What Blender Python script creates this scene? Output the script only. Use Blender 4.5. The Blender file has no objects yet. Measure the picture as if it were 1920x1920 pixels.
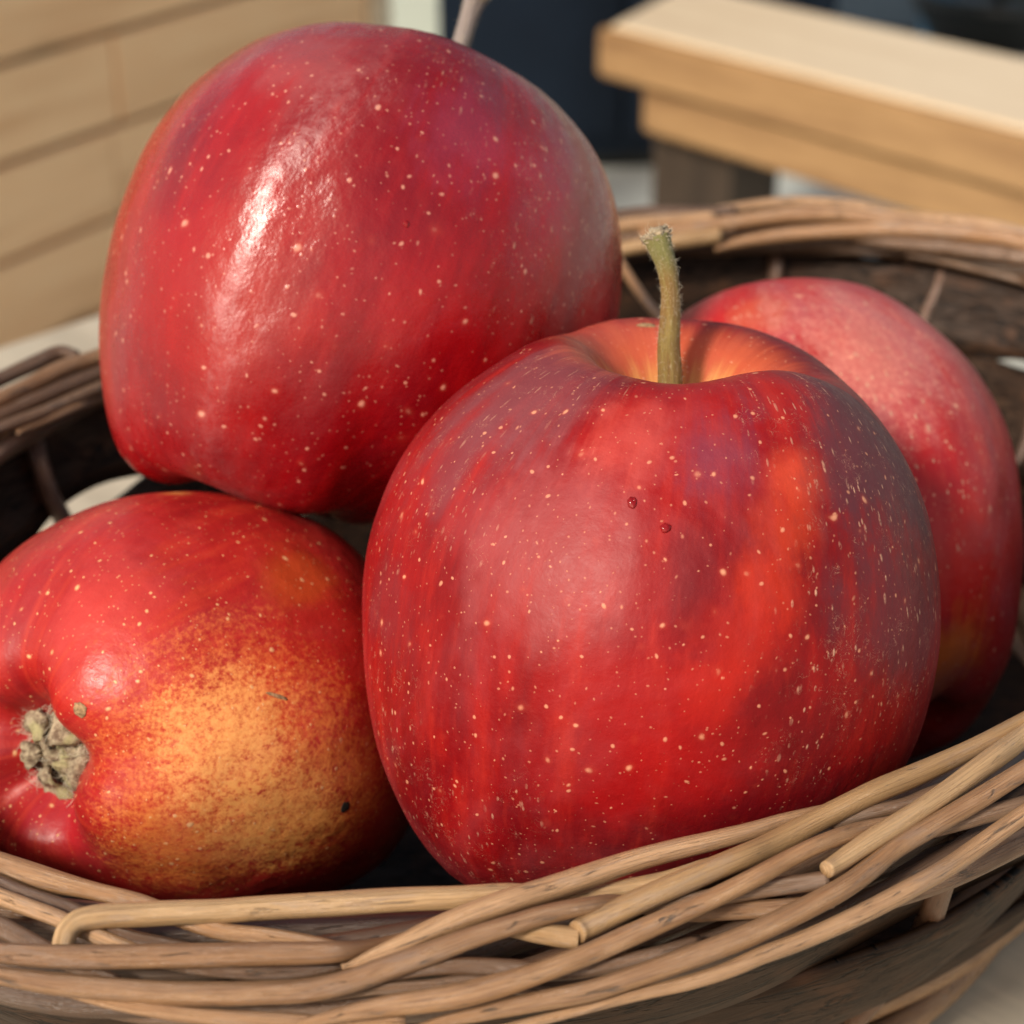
import bpy, bmesh, math, random
from mathutils import Vector, Matrix, noise as mnoise
import numpy as np
R_ = math.radians
random.seed(7)
sc = bpy.context.scene
COL = sc.collection

# ------------------------------------------------------------------ camera
F = 3348.0                      # focal length in photo pixels (1920 px wide)
PITCH = R_(28.0)
CAMZ = 0.215
cam = bpy.data.cameras.new('camera'); camo = bpy.data.objects.new('camera', cam); COL.objects.link(camo)
cam.sensor_width = 36.0; cam.lens = F / 1920 * 36.0
cam.clip_start = 0.01; cam.clip_end = 200
camo.location = (0, 0, CAMZ); camo.rotation_euler = (math.pi/2 - PITCH, 0, 0)
cam.dof.use_dof = True; cam.dof.focus_distance = 0.222; cam.dof.aperture_fstop = 24.0
sc.camera = camo

# ------------------------------------------------------------------ light
SUN_DIR = Vector((-0.50, -0.56, 0.60)).normalized()      # towards the sun
w = bpy.data.worlds.new('World'); sc.world = w; w.use_nodes = True
nt = w.node_tree; nt.nodes.clear()
sky = nt.nodes.new('ShaderNodeTexSky'); sky.sky_type = 'NISHITA'; sky.sun_disc = False
sky.sun_elevation = math.asin(SUN_DIR.z); sky.sun_rotation = math.atan2(SUN_DIR.x, SUN_DIR.y)
sky.dust_density = 2.0; sky.air_density = 1.0
bg = nt.nodes.new('ShaderNodeBackground'); bg.inputs[1].default_value = 0.14
wo = nt.nodes.new('ShaderNodeOutputWorld')
tint = nt.nodes.new('ShaderNodeMix'); tint.data_type = 'RGBA'; tint.blend_type = 'MULTIPLY'; tint.inputs[0].default_value = 1.0
tint.inputs[7].default_value = (1.20, 1.0, 0.78, 1)          # warm white balance
nt.links.new(sky.outputs[0], tint.inputs[6]); nt.links.new(tint.outputs[2], bg.inputs[0]); nt.links.new(bg.outputs[0], wo.inputs[0])
sl = bpy.data.lights.new('sun', 'SUN'); sl.energy = 3.1; sl.angle = R_(9); sl.color = (1.0, 0.93, 0.82)
so = bpy.data.objects.new('sun', sl); COL.objects.link(so)
so.rotation_euler = SUN_DIR.to_track_quat('Z', 'Y').to_euler()
sc.view_settings.view_transform = 'Standard'; sc.view_settings.look = 'None'
sc.view_settings.exposure = 0.125; sc.view_settings.gamma = 1.0; sc.view_settings.use_curve_mapping = False
sc.cycles.use_denoising = True
sc.cycles.max_bounces = 6

# ------------------------------------------------------------------ helpers
CX = Vector((1, 0, 0)); CU = Vector((0, math.sin(PITCH), math.cos(PITCH))); CT = Vector((0, -math.cos(PITCH), math.sin(PITCH)))
CAM = Vector((0, 0, CAMZ))
def ray(px, py):                 # direction per unit of camera depth
    return CX*((px-960)/F) - CU*((py-960)/F) - CT
def at(px, py, d): return CAM + ray(px, py)*d
def at_z(px, py, z):
    r = ray(px, py); return CAM + r*((z-CAMZ)/r.z)
def cdir(r, u, t): return (CX*r + CU*u + CT*t).normalized()
def proj(p):
    q = p - CAM; d = -q.dot(CT)
    return 960 + F*q.dot(CX)/d, 960 - F*q.dot(CU)/d, d

def link(name, me, mat=None, parent=None, smooth=True):
    o = bpy.data.objects.new(name, me); COL.objects.link(o)
    if mat: me.materials.append(mat)
    if smooth: me.polygons.foreach_set('use_smooth', [True]*len(me.polygons))
    if parent: o.parent = parent
    return o
def mesh(name, vs, fs, mat=None, parent=None, smooth=True, uvs=None):
    me = bpy.data.meshes.new(name); me.from_pydata([tuple(v) for v in vs], [], fs); me.update()
    if uvs is not None:
        uv = me.uv_layers.new(name='UVMap')
        for p in me.polygons:
            for li in p.loop_indices:
                uv.data[li].uv = uvs[me.loops[li].vertex_index]
    return link(name, me, mat, parent, smooth)
def empty(name, loc, label, cat, group=None):
    o = bpy.data.objects.new(name, None); COL.objects.link(o); o.location = loc
    o.empty_display_size = 0.01
    o['label'] = label; o['category'] = cat
    if group: o['group'] = group
    bpy.context.view_layer.update()
    return o
def tag(o, label, cat):
    o['label'] = label; o['category'] = cat
def catmull(pts, n):
    """pts: list of tuples (any dimension) -> n samples, roughly even"""
    P = np.array(pts, float); m = len(P)
    P = np.vstack([2*P[0]-P[1], P, 2*P[-1]-P[-2]])
    out = []
    for i in range(n):
        s = i/(n-1)*(m-1); k = min(int(s), m-2); t = s-k
        a, b, c, d = P[k], P[k+1], P[k+2], P[k+3]
        out.append(0.5*((2*b)+(-a+c)*t+(2*a-5*b+4*c-d)*t*t+(-a+3*b-3*c+d)*t**3))
    return np.array(out)
def box_bm(bm, c, sx, sy, sz, rot=None, bev=0.0):
    M = Matrix.Translation(c) @ (rot.to_4x4() if rot else Matrix.Identity(4)) @ Matrix.Diagonal((sx, sy, sz, 1))
    r = bmesh.ops.create_cube(bm, size=1.0, matrix=M)
    if bev:
        es = list({e for v in r['verts'] for e in v.link_edges})
        bmesh.ops.bevel(bm, geom=es, offset=bev, segments=2, affect='EDGES', profile=0.6)
def bm_obj(name, bm, mat, parent=None, smooth=False):
    me = bpy.data.meshes.new(name); bm.to_mesh(me); bm.free()
    return link(name, me, mat, parent, smooth)
def tube_arrays(P, rad, sides=14, closed=False, cap=True, flat=1.0, wob=0.0, seed=0):
    """P: list of Vector, rad: list of radii"""
    n = len(P); vs = []; fs = []; uv = []
    T = []
    for i in range(n):
        if closed: t = P[(i+1) % n]-P[(i-1) % n]
        else: t = P[min(i+1, n-1)]-P[max(i-1, 0)]
        T.append(t.normalized())
    up = Vector((0, 0, 1)) if abs(T[0].z) < 0.9 else Vector((1, 0, 0))
    N = (up - T[0]*up.dot(T[0])).normalized(); L = 0.0
    for i in range(n):
        if i: 
            L += (P[i]-P[i-1]).length
            N = (N - T[i]*N.dot(T[i])).normalized()
        B = T[i].cross(N)
        for j in range(sides):
            a = 2*math.pi*j/sides
            r = rad[i]
            if wob: r *= 1 + wob*mnoise.noise(Vector((math.cos(a)*1.3+seed*3.1, math.sin(a)*1.3, L*90)))
            vs.append(P[i] + N*(math.cos(a)*r) + B*(math.sin(a)*r*flat)); uv.append((j/sides, L))
    m = n if closed else n-1
    for i in range(m):
        for j in range(sides):
            a = i*sides+j; b = i*sides+(j+1) % sides
            c = ((i+1) % n)*sides+(j+1) % sides; d = ((i+1) % n)*sides+j
            fs.append((a, b, c, d))
    if cap and not closed:
        fs.append(tuple(range(sides))[::-1]); fs.append(tuple((n-1)*sides+j for j in range(sides)))
    return vs, fs, uv
def tube(name, P, rad, mat, parent=None, **k):
    vs, fs, uv = tube_arrays(P, rad, **k)
    return mesh(name, vs, fs, mat, parent, True, uv)

# ------------------------------------------------------------------ node helper
class NB:
    def __init__(s, name):
        s.m = bpy.data.materials.new(name); s.m.use_nodes = True; s.t = s.m.node_tree
        s.t.nodes.clear()
        s.out = s.t.nodes.new('ShaderNodeOutputMaterial'); s.p = s.t.nodes.new('ShaderNodeBsdfPrincipled')
        s.t.links.new(s.p.outputs[0], s.out.inputs[0])
    def set(s, sock, v):
        if hasattr(v, 'is_linked') or isinstance(v, bpy.types.NodeSocket): s.t.links.new(v, sock)
        elif isinstance(v, (tuple, list)) and len(v) == 3 and sock.type == 'RGBA': sock.default_value = (*v, 1)
        else: sock.default_value = v
    def P(s, **k):
        for a, v in k.items(): s.set(s.p.inputs[a.replace('_', ' ')], v)
    def math(s, op, a, b=0.0, c=0.0, clamp=False):
        n = s.t.nodes.new('ShaderNodeMath'); n.operation = op; n.use_clamp = clamp
        s.set(n.inputs[0], a); s.set(n.inputs[1], b); s.set(n.inputs[2], c); return n.outputs[0]
    def vmath(s, op, a, b=(0, 0, 0), sc_=1.0):
        n = s.t.nodes.new('ShaderNodeVectorMath'); n.operation = op
        s.set(n.inputs[0], a); s.set(n.inputs[1], b)
        if op == 'SCALE': s.set(n.inputs[3], sc_)
        return n.outputs['Value'] if op in ('DOT_PRODUCT', 'LENGTH', 'DISTANCE') else n.outputs[0]
    def coord(s, kind='Object'):
        return s.t.nodes.new('ShaderNodeTexCoord').outputs[kind]
    def noise(s, v, scale, detail=3.0, rough=0.5, dist=0.0, col=False):
        n = s.t.nodes.new('ShaderNodeTexNoise'); s.set(n.inputs['Vector'], v)
        n.inputs['Scale'].default_value = scale; n.inputs['Detail'].default_value = detail
        n.inputs['Roughness'].default_value = rough; n.inputs['Distortion'].default_value = dist
        return n.outputs[1 if col else 0]
    def voro(s, v, scale, feat='F1', rnd=1.0):
        n = s.t.nodes.new('ShaderNodeTexVoronoi'); n.feature = feat
        s.set(n.inputs['Vector'], v); n.inputs['Scale'].default_value = scale; n.inputs['Randomness'].default_value = rnd
        return n.outputs
    def ramp(s, v, a, b, lo=0.0, hi=1.0, smooth=True):
        n = s.t.nodes.new('ShaderNodeMapRange'); n.interpolation_type = 'SMOOTHSTEP' if smooth else 'LINEAR'
        s.set(n.inputs[0], v); s.set(n.inputs[1], a); s.set(n.inputs[2], b); s.set(n.inputs[3], lo); s.set(n.inputs[4], hi)
        return n.outputs[0]
    def mix(s, f, a, b, mode='MIX'):
        n = s.t.nodes.new('ShaderNodeMix'); n.data_type = 'RGBA'; n.blend_type = mode
        s.set(n.inputs[0], f); s.set(n.inputs[6], a); s.set(n.inputs[7], b); return n.outputs[2]
    def map(s, v, scale=(1, 1, 1), loc=(0, 0, 0), rot=(0, 0, 0)):
        n = s.t.nodes.new('ShaderNodeMapping'); s.set(n.inputs[0], v)
        n.inputs['Scale'].default_value = scale; n.inputs['Location'].default_value = loc; n.inputs['Rotation'].default_value = rot
        return n.outputs[0]
    def sep(s, v):
        n = s.t.nodes.new('ShaderNodeSeparateXYZ'); s.set(n.inputs[0], v); return n.outputs
    def comb(s, x, y, z):
        n = s.t.nodes.new('ShaderNodeCombineXYZ')
        for i, q in enumerate((x, y, z)): s.set(n.inputs[i], q)
        return n.outputs[0]
    def bump(s, h, strength, dist, normal=None):
        n = s.t.nodes.new('ShaderNodeBump'); s.set(n.inputs['Height'], h)
        n.inputs['Strength'].default_value = strength; n.inputs['Distance'].default_value = dist
        if normal is not None: s.set(n.inputs['Normal'], normal)
        return n.outputs[0]

# ------------------------------------------------------------------ plain materials
def wood_mat(name, c1, c2, c3, scale=1.0, axis=0, rough=0.6, knots=True):
    b = NB(name); v = b.coord('Object')
    st = [1.0, 1.0, 1.0]; 
    for i in range(3): st[i] = (1.0 if i == axis else 11.0)*scale
    m = b.map(v, tuple(st))
    wv = b.noise(b.map(v, tuple(x*0.5 for x in st)), 3.0, 2.0, 0.5, 0.6)
    g = b.noise(m, 12.0, 6.0, 0.65, 0.8)
    col = b.mix(b.ramp(g, 0.3, 0.7), c1, c2)
    col = b.mix(b.ramp(wv, 0.45, 0.75, 0, 0.7), col, c3)
    if knots:
        st2 = [1.0*scale, 1.0*scale, 1.0*scale]; st2[axis] *= 0.45
        k = b.voro(b.map(v, tuple(st2)), 6.0)[0]
        col = b.mix(b.ramp(k, 0.20, 0.05), col, tuple(x*0.3 for x in c3))
    b.P(Base_Color=col, Roughness=rough, Normal=b.bump(g, 0.25, 0.001))
    return b.m
M_TABLE = wood_mat('pale table timber', (0.48, 0.42, 0.32), (0.58, 0.50, 0.38), (0.36, 0.30, 0.22), 2.0, 0)
M_PLANK = wood_mat('warm plank timber', (0.90, 0.56, 0.30), (0.93, 0.62, 0.35), (0.66, 0.36, 0.17), 1.0, 0, 0.7)
M_BENCH = wood_mat('bench timber', (0.68, 0.55, 0.38), (0.76, 0.63, 0.45), (0.46, 0.31, 0.18), 1.0, 0, 0.6)
M_BENCH_SHADE = wood_mat('bench timber with painted shade', (0.30, 0.18, 0.08), (0.38, 0.235, 0.11), (0.15, 0.07, 0.03), 1.0, 0, 0.6)  # bench timber darkened: the shade of its front faces is in the colour
M_LEG = wood_mat('dark stained timber', (0.035, 0.024, 0.016), (0.055, 0.038, 0.026), (0.02, 0.014, 0.01), 1.0, 2, 0.6, False)
def simple_mat(name, col, rough=0.6, var=0.15, scale=8.0, bump=0.0, spec=0.5):
    b = NB(name); v = b.coord('Object'); n = b.noise(v, scale, 5.0, 0.6)
    c = b.mix(b.ramp(n, 0.3, 0.7), tuple(x*(1-var) for x in col), tuple(min(1, x*(1+var)) for x in col))
    b.P(Base_Color=c, Roughness=rough, Specular_IOR_Level=spec)
    if bump: b.P(Normal=b.bump(n, 0.4, bump))
    return b.m
M_FLOOR = simple_mat('pale paving', (0.50, 0.52, 0.48), 0.8, 0.08, 3.0)
M_NAVY = simple_mat('navy paint', (0.007, 0.013, 0.024), 0.5, 0.2, 2.0, 0.0, 0.15)
M_FRAME = simple_mat('pale green grey paint', (0.52, 0.58, 0.52), 0.5, 0.05)
M_WHITE = simple_mat('white render', (0.80, 0.79, 0.76), 0.9, 0.04, 6.0)
M_BLUE = simple_mat('light blue plastic', (0.16, 0.36, 0.56), 0.3, 0.05)
M_BLACK = simple_mat('black glazed pot', (0.012, 0.014, 0.014), 0.4, 0.2)
M_FLOOR_SHADE = simple_mat('painted paving shade', (0.10, 0.13, 0.14), 0.8, 0.15)
M_LEAF = simple_mat('olive leaves', (0.10, 0.10, 0.03), 0.5, 0.5, 30.0)

# willow rod: pale tan bark stripped, streaks along the length, dark specks and scars
def rod_mat(name, base, warm, dark, spots=1.0, rough=0.30, grey_c=(0.40, 0.29, 0.22)):
    b = NB(name)
    uvn = b.t.nodes.new('ShaderNodeUVMap'); uvn.uv_map = 'UVMap'; uv = uvn.outputs[0]
    s = b.sep(uv)
    oi = b.t.nodes.new('ShaderNodeObjectInfo').outputs['Random']
    ang = b.math('MULTIPLY', s[0], 2*math.pi)
    off = b.math('MULTIPLY', oi, 37.0)
    vz = b.math('ADD', b.math('MULTIPLY', s[1], 40.0), off)       # about 40 per metre
    v = b.comb(b.math('MULTIPLY', b.math('COSINE', ang), 1.0), b.math('SINE', ang), vz)
    fine = b.comb(b.math('MULTIPLY', b.math('COSINE', ang), 9.0), b.math('MULTIPLY', b.math('SINE', ang), 9.0), b.math('MULTIPLY', vz, 3.0))
    nf = b.noise(fine, 1.0, 5.0, 0.7)
    vm = b.comb(b.math('COSINE', ang), b.math('SINE', ang), b.math('MULTIPLY', vz, 3.0))
    nl = b.noise(vm, 1.0, 5.0, 0.65, 0.5)
    tone = b.math('ADD', b.math('MULTIPLY', oi, 0.7), 0.0)
    col = b.mix(b.ramp(b.math('ADD', nl, b.math('MULTIPLY', b.math('SUBTRACT', oi, 0.5), 0.45)), 0.3, 0.7), base, warm)
    col = b.mix(b.ramp(nf, 0.42, 0.68, 0, 0.75), col, dark)
    grey = b.ramp(b.noise(vm, 0.55, 4.0, 0.65, 1.0), 0.52, 0.66, 0, 0.45)
    col = b.mix(grey, col, grey_c)
    col = b.mix(b.math('MULTIPLY', b.math('FRACT', b.math('MULTIPLY', oi, 7.3)), 0.5), col, dark)
    # dark scars and knots, stretched along the rod
    sv = b.comb(b.math('MULTIPLY', b.math('COSINE', ang), 1.3), b.math('MULTIPLY', b.math('SINE', ang), 1.3), b.math('MULTIPLY', vz, 3.4))
    sn = b.noise(sv, 0.75, 6.0, 0.72, 0.6)
    scar = b.ramp(sn, 0.60, 0.67, 0, 0.8*spots)
    col = b.mix(scar, col, (0.045, 0.035, 0.028))
    dots = b.voro(sv, 1.4)[0]
    col = b.mix(b.ramp(dots, 0.15, 0.07, 0, 0.4*spots), col, (0.08, 0.045, 0.025))
    # lengthwise stain
    h = b.math('ADD', nf, b.math('MULTIPLY', scar, -0.8))
    rr = b.ramp(nl, 0.3, 0.7, rough-0.08, rough+0.14)
    b.P(Base_Color=col, Roughness=rr, Specular_IOR_Level=0.8, Normal=b.bump(h, 0.6, 0.0004))
    return b.m
M_ROD = rod_mat('peeled willow', (0.62, 0.37, 0.19), (0.44, 0.23, 0.10), (0.14, 0.065, 0.03))
M_ROD2 = rod_mat('honey willow', (0.66, 0.43, 0.22), (0.54, 0.33, 0.145), (0.28, 0.155, 0.07), 0.6)
M_ROD3 = rod_mat('weathered willow with gap shade', (0.28, 0.165, 0.095), (0.19, 0.10, 0.05), (0.075, 0.038, 0.022))  # weathered tone, darkened further as painted shade between the rods
M_STAKE = rod_mat('brown stake', (0.22, 0.11, 0.065), (0.17, 0.085, 0.045), (0.09, 0.045, 0.03), grey_c=(0.16, 0.10, 0.07))
M_CORE = rod_mat('shaded core rod', (0.15, 0.09, 0.055), (0.12, 0.065, 0.038), (0.055, 0.03, 0.018), grey_c=(0.14, 0.09, 0.06))  # dark colour stands for the shade inside the border
def bark_mat():
    b = NB('dark bark splint')
    uvn = b.t.nodes.new('ShaderNodeUVMap'); uvn.uv_map = 'UVMap'; s = b.sep(uvn.outputs[0])
    v = b.comb(b.math('MULTIPLY', s[0], 14.0), b.math('MULTIPLY', s[1], 75.0), b.math('MULTIPLY', b.t.nodes.new('ShaderNodeObjectInfo').outputs['Random'], 9.0))
    n = b.noise(v, 1.0, 6.0, 0.7, 0.5); n2 = b.noise(b.map(v, (2, 0.35, 1)), 0.8, 3.0, 0.5)
    col = b.mix(b.ramp(n, 0.25, 0.85), (0.022, 0.012, 0.007), (0.070, 0.038, 0.022))
    col = b.mix(b.ramp(n2, 0.5, 0.75, 0, 0.7), col, (0.095, 0.042, 0.020))
    crack = b.ramp(b.math('ABSOLUTE', b.math('SUBTRACT', b.noise(v, 0.55, 4.0, 0.6, 1.2), 0.5)), 0.03, 0.008)
    col = b.mix(crack, col, (0.008, 0.006, 0.005))
    pal = b.ramp(b.noise(b.map(v, (1, 1.6, 1)), 2.3, 4.0, 0.7), 0.70, 0.76, 0, 0.6)
    col = b.mix(pal, col, (0.30, 0.25, 0.20))
    b.P(Base_Color=col, Roughness=0.5, Specular_IOR_Level=0.18, Normal=b.bump(b.math('SUBTRACT', n, crack), 0.5, 0.0006))
    return b.m
M_BARK = bark_mat()

# ------------------------------------------------------------------ the setting
def sheet(name, x0, y0, x1, y1, z, mat):
    o = mesh(name, [(x0, y0, z), (x1, y0, z), (x1, y1, z), (x0, y1, z)], [(0, 1, 2, 3)], mat, None, False)
    o['kind'] = 'structure'; return o
FLOOR = -0.75
sheet('paving', -60, -60, 60, 60, FLOOR, M_FLOOR)

# garden table the basket stands on: boards + apron + legs
TB = empty('garden_table', (0.1, 0.25, FLOOR), 'pale timber garden table top under the wicker basket', 'table')
def table():
    # boards run along an oblique direction; the far edge passes behind the basket
    d = Vector((0.205, 0.22, 0)).normalized()
    ang = math.atan2(0.06, 1.0)*-1
    rot = Matrix.Rotation(R_(-43), 3, 'Z')
    ux = rot @ Vector((1, 0, 0)); uy = rot @ Vector((0, 1, 0))
    far = Vector((-0.04, 0.642, 0))
    wd = 0.118
    for k in range(6):
        c = far + ux*0.45 - uy*(wd*(k+0.5)); c.z = -0.0125
        bm = bmesh.new(); box_bm(bm, Vector((0, 0, 0)), 0.90, wd-0.003, 0.025, None, 0.002)
        o = bm_obj('table_board', bm, M_TABLE, TB); o.matrix_world = Matrix.Translation(c) @ rot.to_4x4()
    mid = far + ux*0.45 - uy*(wd*3)
    for sx in (-1, 1):
        for sy in (-1, 1):
            c = mid + ux*(0.38*sx) + uy*(0.30*sy); c.z = (FLOOR-0.025)/2
            bm = bmesh.new(); box_bm(bm, Vector((0, 0, 0)), 0.05, 0.05, -FLOOR-0.025, None, 0.002)
            o = bm_obj('leg', bm, M_TABLE, TB); o.matrix_world = Matrix.Translation(c) @ rot.to_4x4()
    for sy in (-1, 1):
        c = mid + uy*(0.30*sy); c.z = -0.0575
        bm = bmesh.new(); box_bm(bm, Vector((0, 0, 0)), 0.70, 0.02, 0.065, None, 0.001)
        o = bm_obj('apron', bm, M_TABLE, TB); o.matrix_world = Matrix.Translation(c) @ rot.to_4x4()
table()

# plank screen at the left
PS0 = Vector((-0.60, 2.0, 0)); PSD = Vector((0.509, 0.861, 0)).normalized()
PS = empty('plank_screen', (PS0.x, PS0.y, FLOOR), 'tan plank screen with dark gaps behind the basket on the left', 'screen')
def screen():
    rot = Matrix.Rotation(math.atan2(PSD.y, PSD.x), 3, 'Z')
    nrm = rot @ Vector((0, -1, 0))
    L0, L1 = -0.9, 0.74; z = FLOOR + 0.02; k = 0
    pitch = 0.112
    while z < 0.16:
        joints = [L0, -0.35+0.27*(k % 3), 0.21+0.13*((k*2) % 3), L1]
        for a, b_ in zip(joints[:-1], joints[1:]):
            c = PS0 + PSD*((a+b_)/2); c.z = z + (pitch-0.008)/2
            c = c + nrm*(0.0015*((k*7+int(a*10)) % 3))
            bm = bmesh.new(); box_bm(bm, Vector((0, 0, 0)), b_-a-0.004, 0.022, pitch-0.008, None, 0.002)
            o = bm_obj('plank', bm, M_PLANK, PS); o.matrix_world = Matrix.Translation(c) @ rot.to_4x4()
        z += pitch; k += 1
    c = PS0 + PSD*((L0+L1)/2) - nrm*0.020; c.z = (FLOOR+0.15)/2
    bm = bmesh.new(); box_bm(bm, Vector((0, 0, 0)), L1-L0-0.02, 0.012, 0.13-FLOOR)
    o = bm_obj('backing', bm, M_LEG, PS); o.matrix_world = Matrix.Translation(c) @ rot.to_4x4()
    for s in (L0+0.02, -0.075, L1+0.03):
        c = PS0 + PSD*s - nrm*(0.05 if s < 0.7 else 0.0); c.z = (FLOOR+0.17)/2
        bm = bmesh.new(); box_bm(bm, Vector((0, 0, 0)), 0.045, 0.045, 0.17-FLOOR, None, 0.002)
        o = bm_obj('post', bm, M_BENCH if s > 0.7 else M_LEG, PS); o.matrix_world = Matrix.Translation(c) @ rot.to_4x4()
screen()

# bench on the right, two thick courses, dark legs
BF = 2.63
B0 = at_z(1118, 50, CAMZ-0.215*BF); B1 = at_z(1920, 254, CAMZ-0.215*BF)
BD = (B1-B0); BD.z = 0; BD.normalize(); BN = Vector((BD.y, -BD.x, 0))   # BN towards the viewer side
if BN.y > 0: BN = -BN
BZ = CAMZ-0.215*BF
BE = empty('timber_bench', (B0.x, B0.y, FLOOR), 'chunky pale timber bench with dark brown legs in the blurred background', 'bench')
def bench():
    depth = 0.30; L = 2.3; th = 0.068
    back = Vector((0.30, 0.95, 0)).normalized()
    def slab(name, a, L, depth, z1, z0, inset, skew, mat):
        p = [a, a+BD*L, a+BD*L-BN*depth, a-BN*depth+skew]
        bm = bmesh.new()
        lo = [bm.verts.new((q.x, q.y, z0)) for q in p]; hi = [bm.verts.new((q.x, q.y, z1)) for q in p]
        bm.faces.new(hi); bm.faces.new(lo[::-1])
        for i in range(4): bm.faces.new((lo[i], lo[(i+1) % 4], hi[(i+1) % 4], hi[i]))
        bmesh.ops.recalc_face_normals(bm, faces=bm.faces)
        bmesh.ops.bevel(bm, geom=list(bm.edges), offset=0.006, segments=2, affect='EDGES')
        rot = Matrix.Rotation(math.atan2(BD.y, BD.x), 4, 'Z'); M = Matrix.Translation((a.x, a.y, z1)) @ rot
        bm.transform(M.inverted())
        o = bm_obj(name, bm, mat, BE); o.matrix_world = M; return o
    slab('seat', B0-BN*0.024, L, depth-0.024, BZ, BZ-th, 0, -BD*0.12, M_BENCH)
    slab('shaded_edge', B0, L, 0.0235, BZ-0.002, BZ-th, 0, -BD*0.005, M_BENCH_SHADE)  # thin front strip that carries the seat's shaded side as colour
    slab('apron', B0+BD*0.075-BN*0.018, L-0.1, depth-0.04, BZ-th-0.0005, BZ-th*1.98, 0, -BD*0.06, M_BENCH_SHADE)
    for s in (0.135, 1.9):
        c = B0 + BD*s - BN*0.11; z1 = BZ-th*1.98
        bm = bmesh.new(); box_bm(bm, Vector((0, 0, 0)), 0.15, 0.10, z1-FLOOR, None, 0.003)
        c.z = (z1+FLOOR)/2
        o = bm_obj('leg', bm, M_LEG, BE); o.matrix_world = Matrix.Translation(c) @ Matrix.Rotation(math.atan2(BD.y, BD.x), 4, 'Z')
bench()

# navy storage cupboard and the pale door frame beside it
def boxes(name, loc, parts, label, cat):
    e = empty(name, loc, label, cat)
    for (pn, c, s, rz, mat) in parts:
        bm = bmesh.new(); box_bm(bm, Vector((0, 0, 0)), s[0], s[1], s[2], None, min(s)*0.04)
        o = bm_obj(pn, bm, mat, e); o.matrix_world = Matrix.Translation(c) @ Matrix.Rotation(rz, 4, 'Z')
    return e
boxes('storage_cupboard', (0.1, 3.6, FLOOR), [
    ('body', (0.215, 3.36, FLOOR+0.85), (0.66, 0.5, 1.64), R_(6), M_NAVY),
    ('plinth', (0.215, 3.37, FLOOR+0.0135), (0.60, 0.44, 0.027), R_(6), M_BLACK),
    ('door', (0.03, 3.088, FLOOR+0.85), (0.31, 0.02, 1.56), R_(6), M_NAVY),
    ('door', (0.352, 3.122, FLOOR+0.85), (0.31, 0.02, 1.56), R_(6), M_NAVY)],
    'dark navy cupboard behind the top of the highest apple', 'cupboard')
boxes('pale_post', (-0.21, 3.5, FLOOR), [
    ('shaft', (-0.215, 3.45, FLOOR+1.0), (0.16, 0.10, 1.9), R_(3), M_FRAME),
    ('base', (-0.215, 3.45, FLOOR+0.025), (0.19, 0.13, 0.05), R_(3), M_FRAME)],
    'pale green grey post between the plank screen and the navy cupboard', 'post')
# things beyond the bench
g = at_z(1610, 20, FLOOR)
bm = bmesh.new(); box_bm(bm, Vector((0, 0, 0)), 0.70, 0.42, 0.012, None, 0.002)
o = bm_obj('floor_shade', bm, M_FLOOR_SHADE); o.location = (g.x, g.y, FLOOR+0.006); o.rotation_euler = (0, 0, R_(-20))  # thin dark sheet added to stand for shaded floor
tag(o, 'grey sheet painted in for the shaded paving beyond the bench', 'mat')
def lathe(name, prof, mat, parent=None, segs=32):
    vs, fs = [], []
    for (r, z) in prof:
        for j in range(segs):
            a = 2*math.pi*j/segs; vs.append((r*math.cos(a), r*math.sin(a), z))
    for i in range(len(prof)-1):
        for j in range(segs):
            fs.append((i*segs+j, i*segs+(j+1) % segs, (i+1)*segs+(j+1) % segs, (i+1)*segs+j))
    fs.append(tuple(range(segs))[::-1]); fs.append(tuple((len(prof)-1)*segs+j for j in range(segs)))
    return mesh(name, vs, fs, mat, parent, True)
g = at(1752, 78, 4.1); g.z = FLOOR
BK = empty('bucket', g, 'small light blue bucket beyond the bench at the upper right', 'bucket')
o = lathe('body', [(0.030, 0), (0.038, 0.005), (0.042, 0.14), (0.044, 0.145), (0.040, 0.142), (0.036, 0.02)], M_BLUE, BK)
hp = [Vector((0.042*math.cos(a), 0, 0.14+0.04*math.sin(a))) for a in np.linspace(0, math.pi, 14)]
tube('handle', hp, [0.003]*14, M_FRAME, BK, sides=8)
g = at_z(1862, 80, FLOOR)
PT = empty('potted_shrub', g, 'olive green shrub in a black pot at the upper right corner', 'plant')
lathe('pot', [(0.13, 0), (0.14, 0.01), (0.19, 0.09), (0.20, 0.095), (0.20, 0.12), (0.18, 0.12), (0.14, 0.09)], M_BLACK, PT)
vs, fs = [], []
for i in range(900):
    d = Vector((random.gauss(0, 1), random.gauss(0, 1), random.gauss(0, 1))).normalized()*(0.19*random.random()**0.4)
    c = Vector((d.x, d.y, 0.27+d.z*0.9)); q = Vector((random.gauss(0, 1), random.gauss(0, 1), random.gauss(0, 1))).normalized()
    t = q.orthogonal().normalized(); l = 0.03; k = len(vs)
    vs += [c-q*l, c+t*l*0.35, c+q*l, c-t*l*0.35]; fs.append((k, k+1, k+2, k+3))
mesh('foliage', vs, fs, M_LEAF, PT, False)
tube('stem', [Vector((0, 0, 0.09)), Vector((0.005, 0, 0.2)), Vector((0, 0.01, 0.34))], [0.009, 0.008, 0.005], M_LEG, PT, sides=8)

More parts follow.
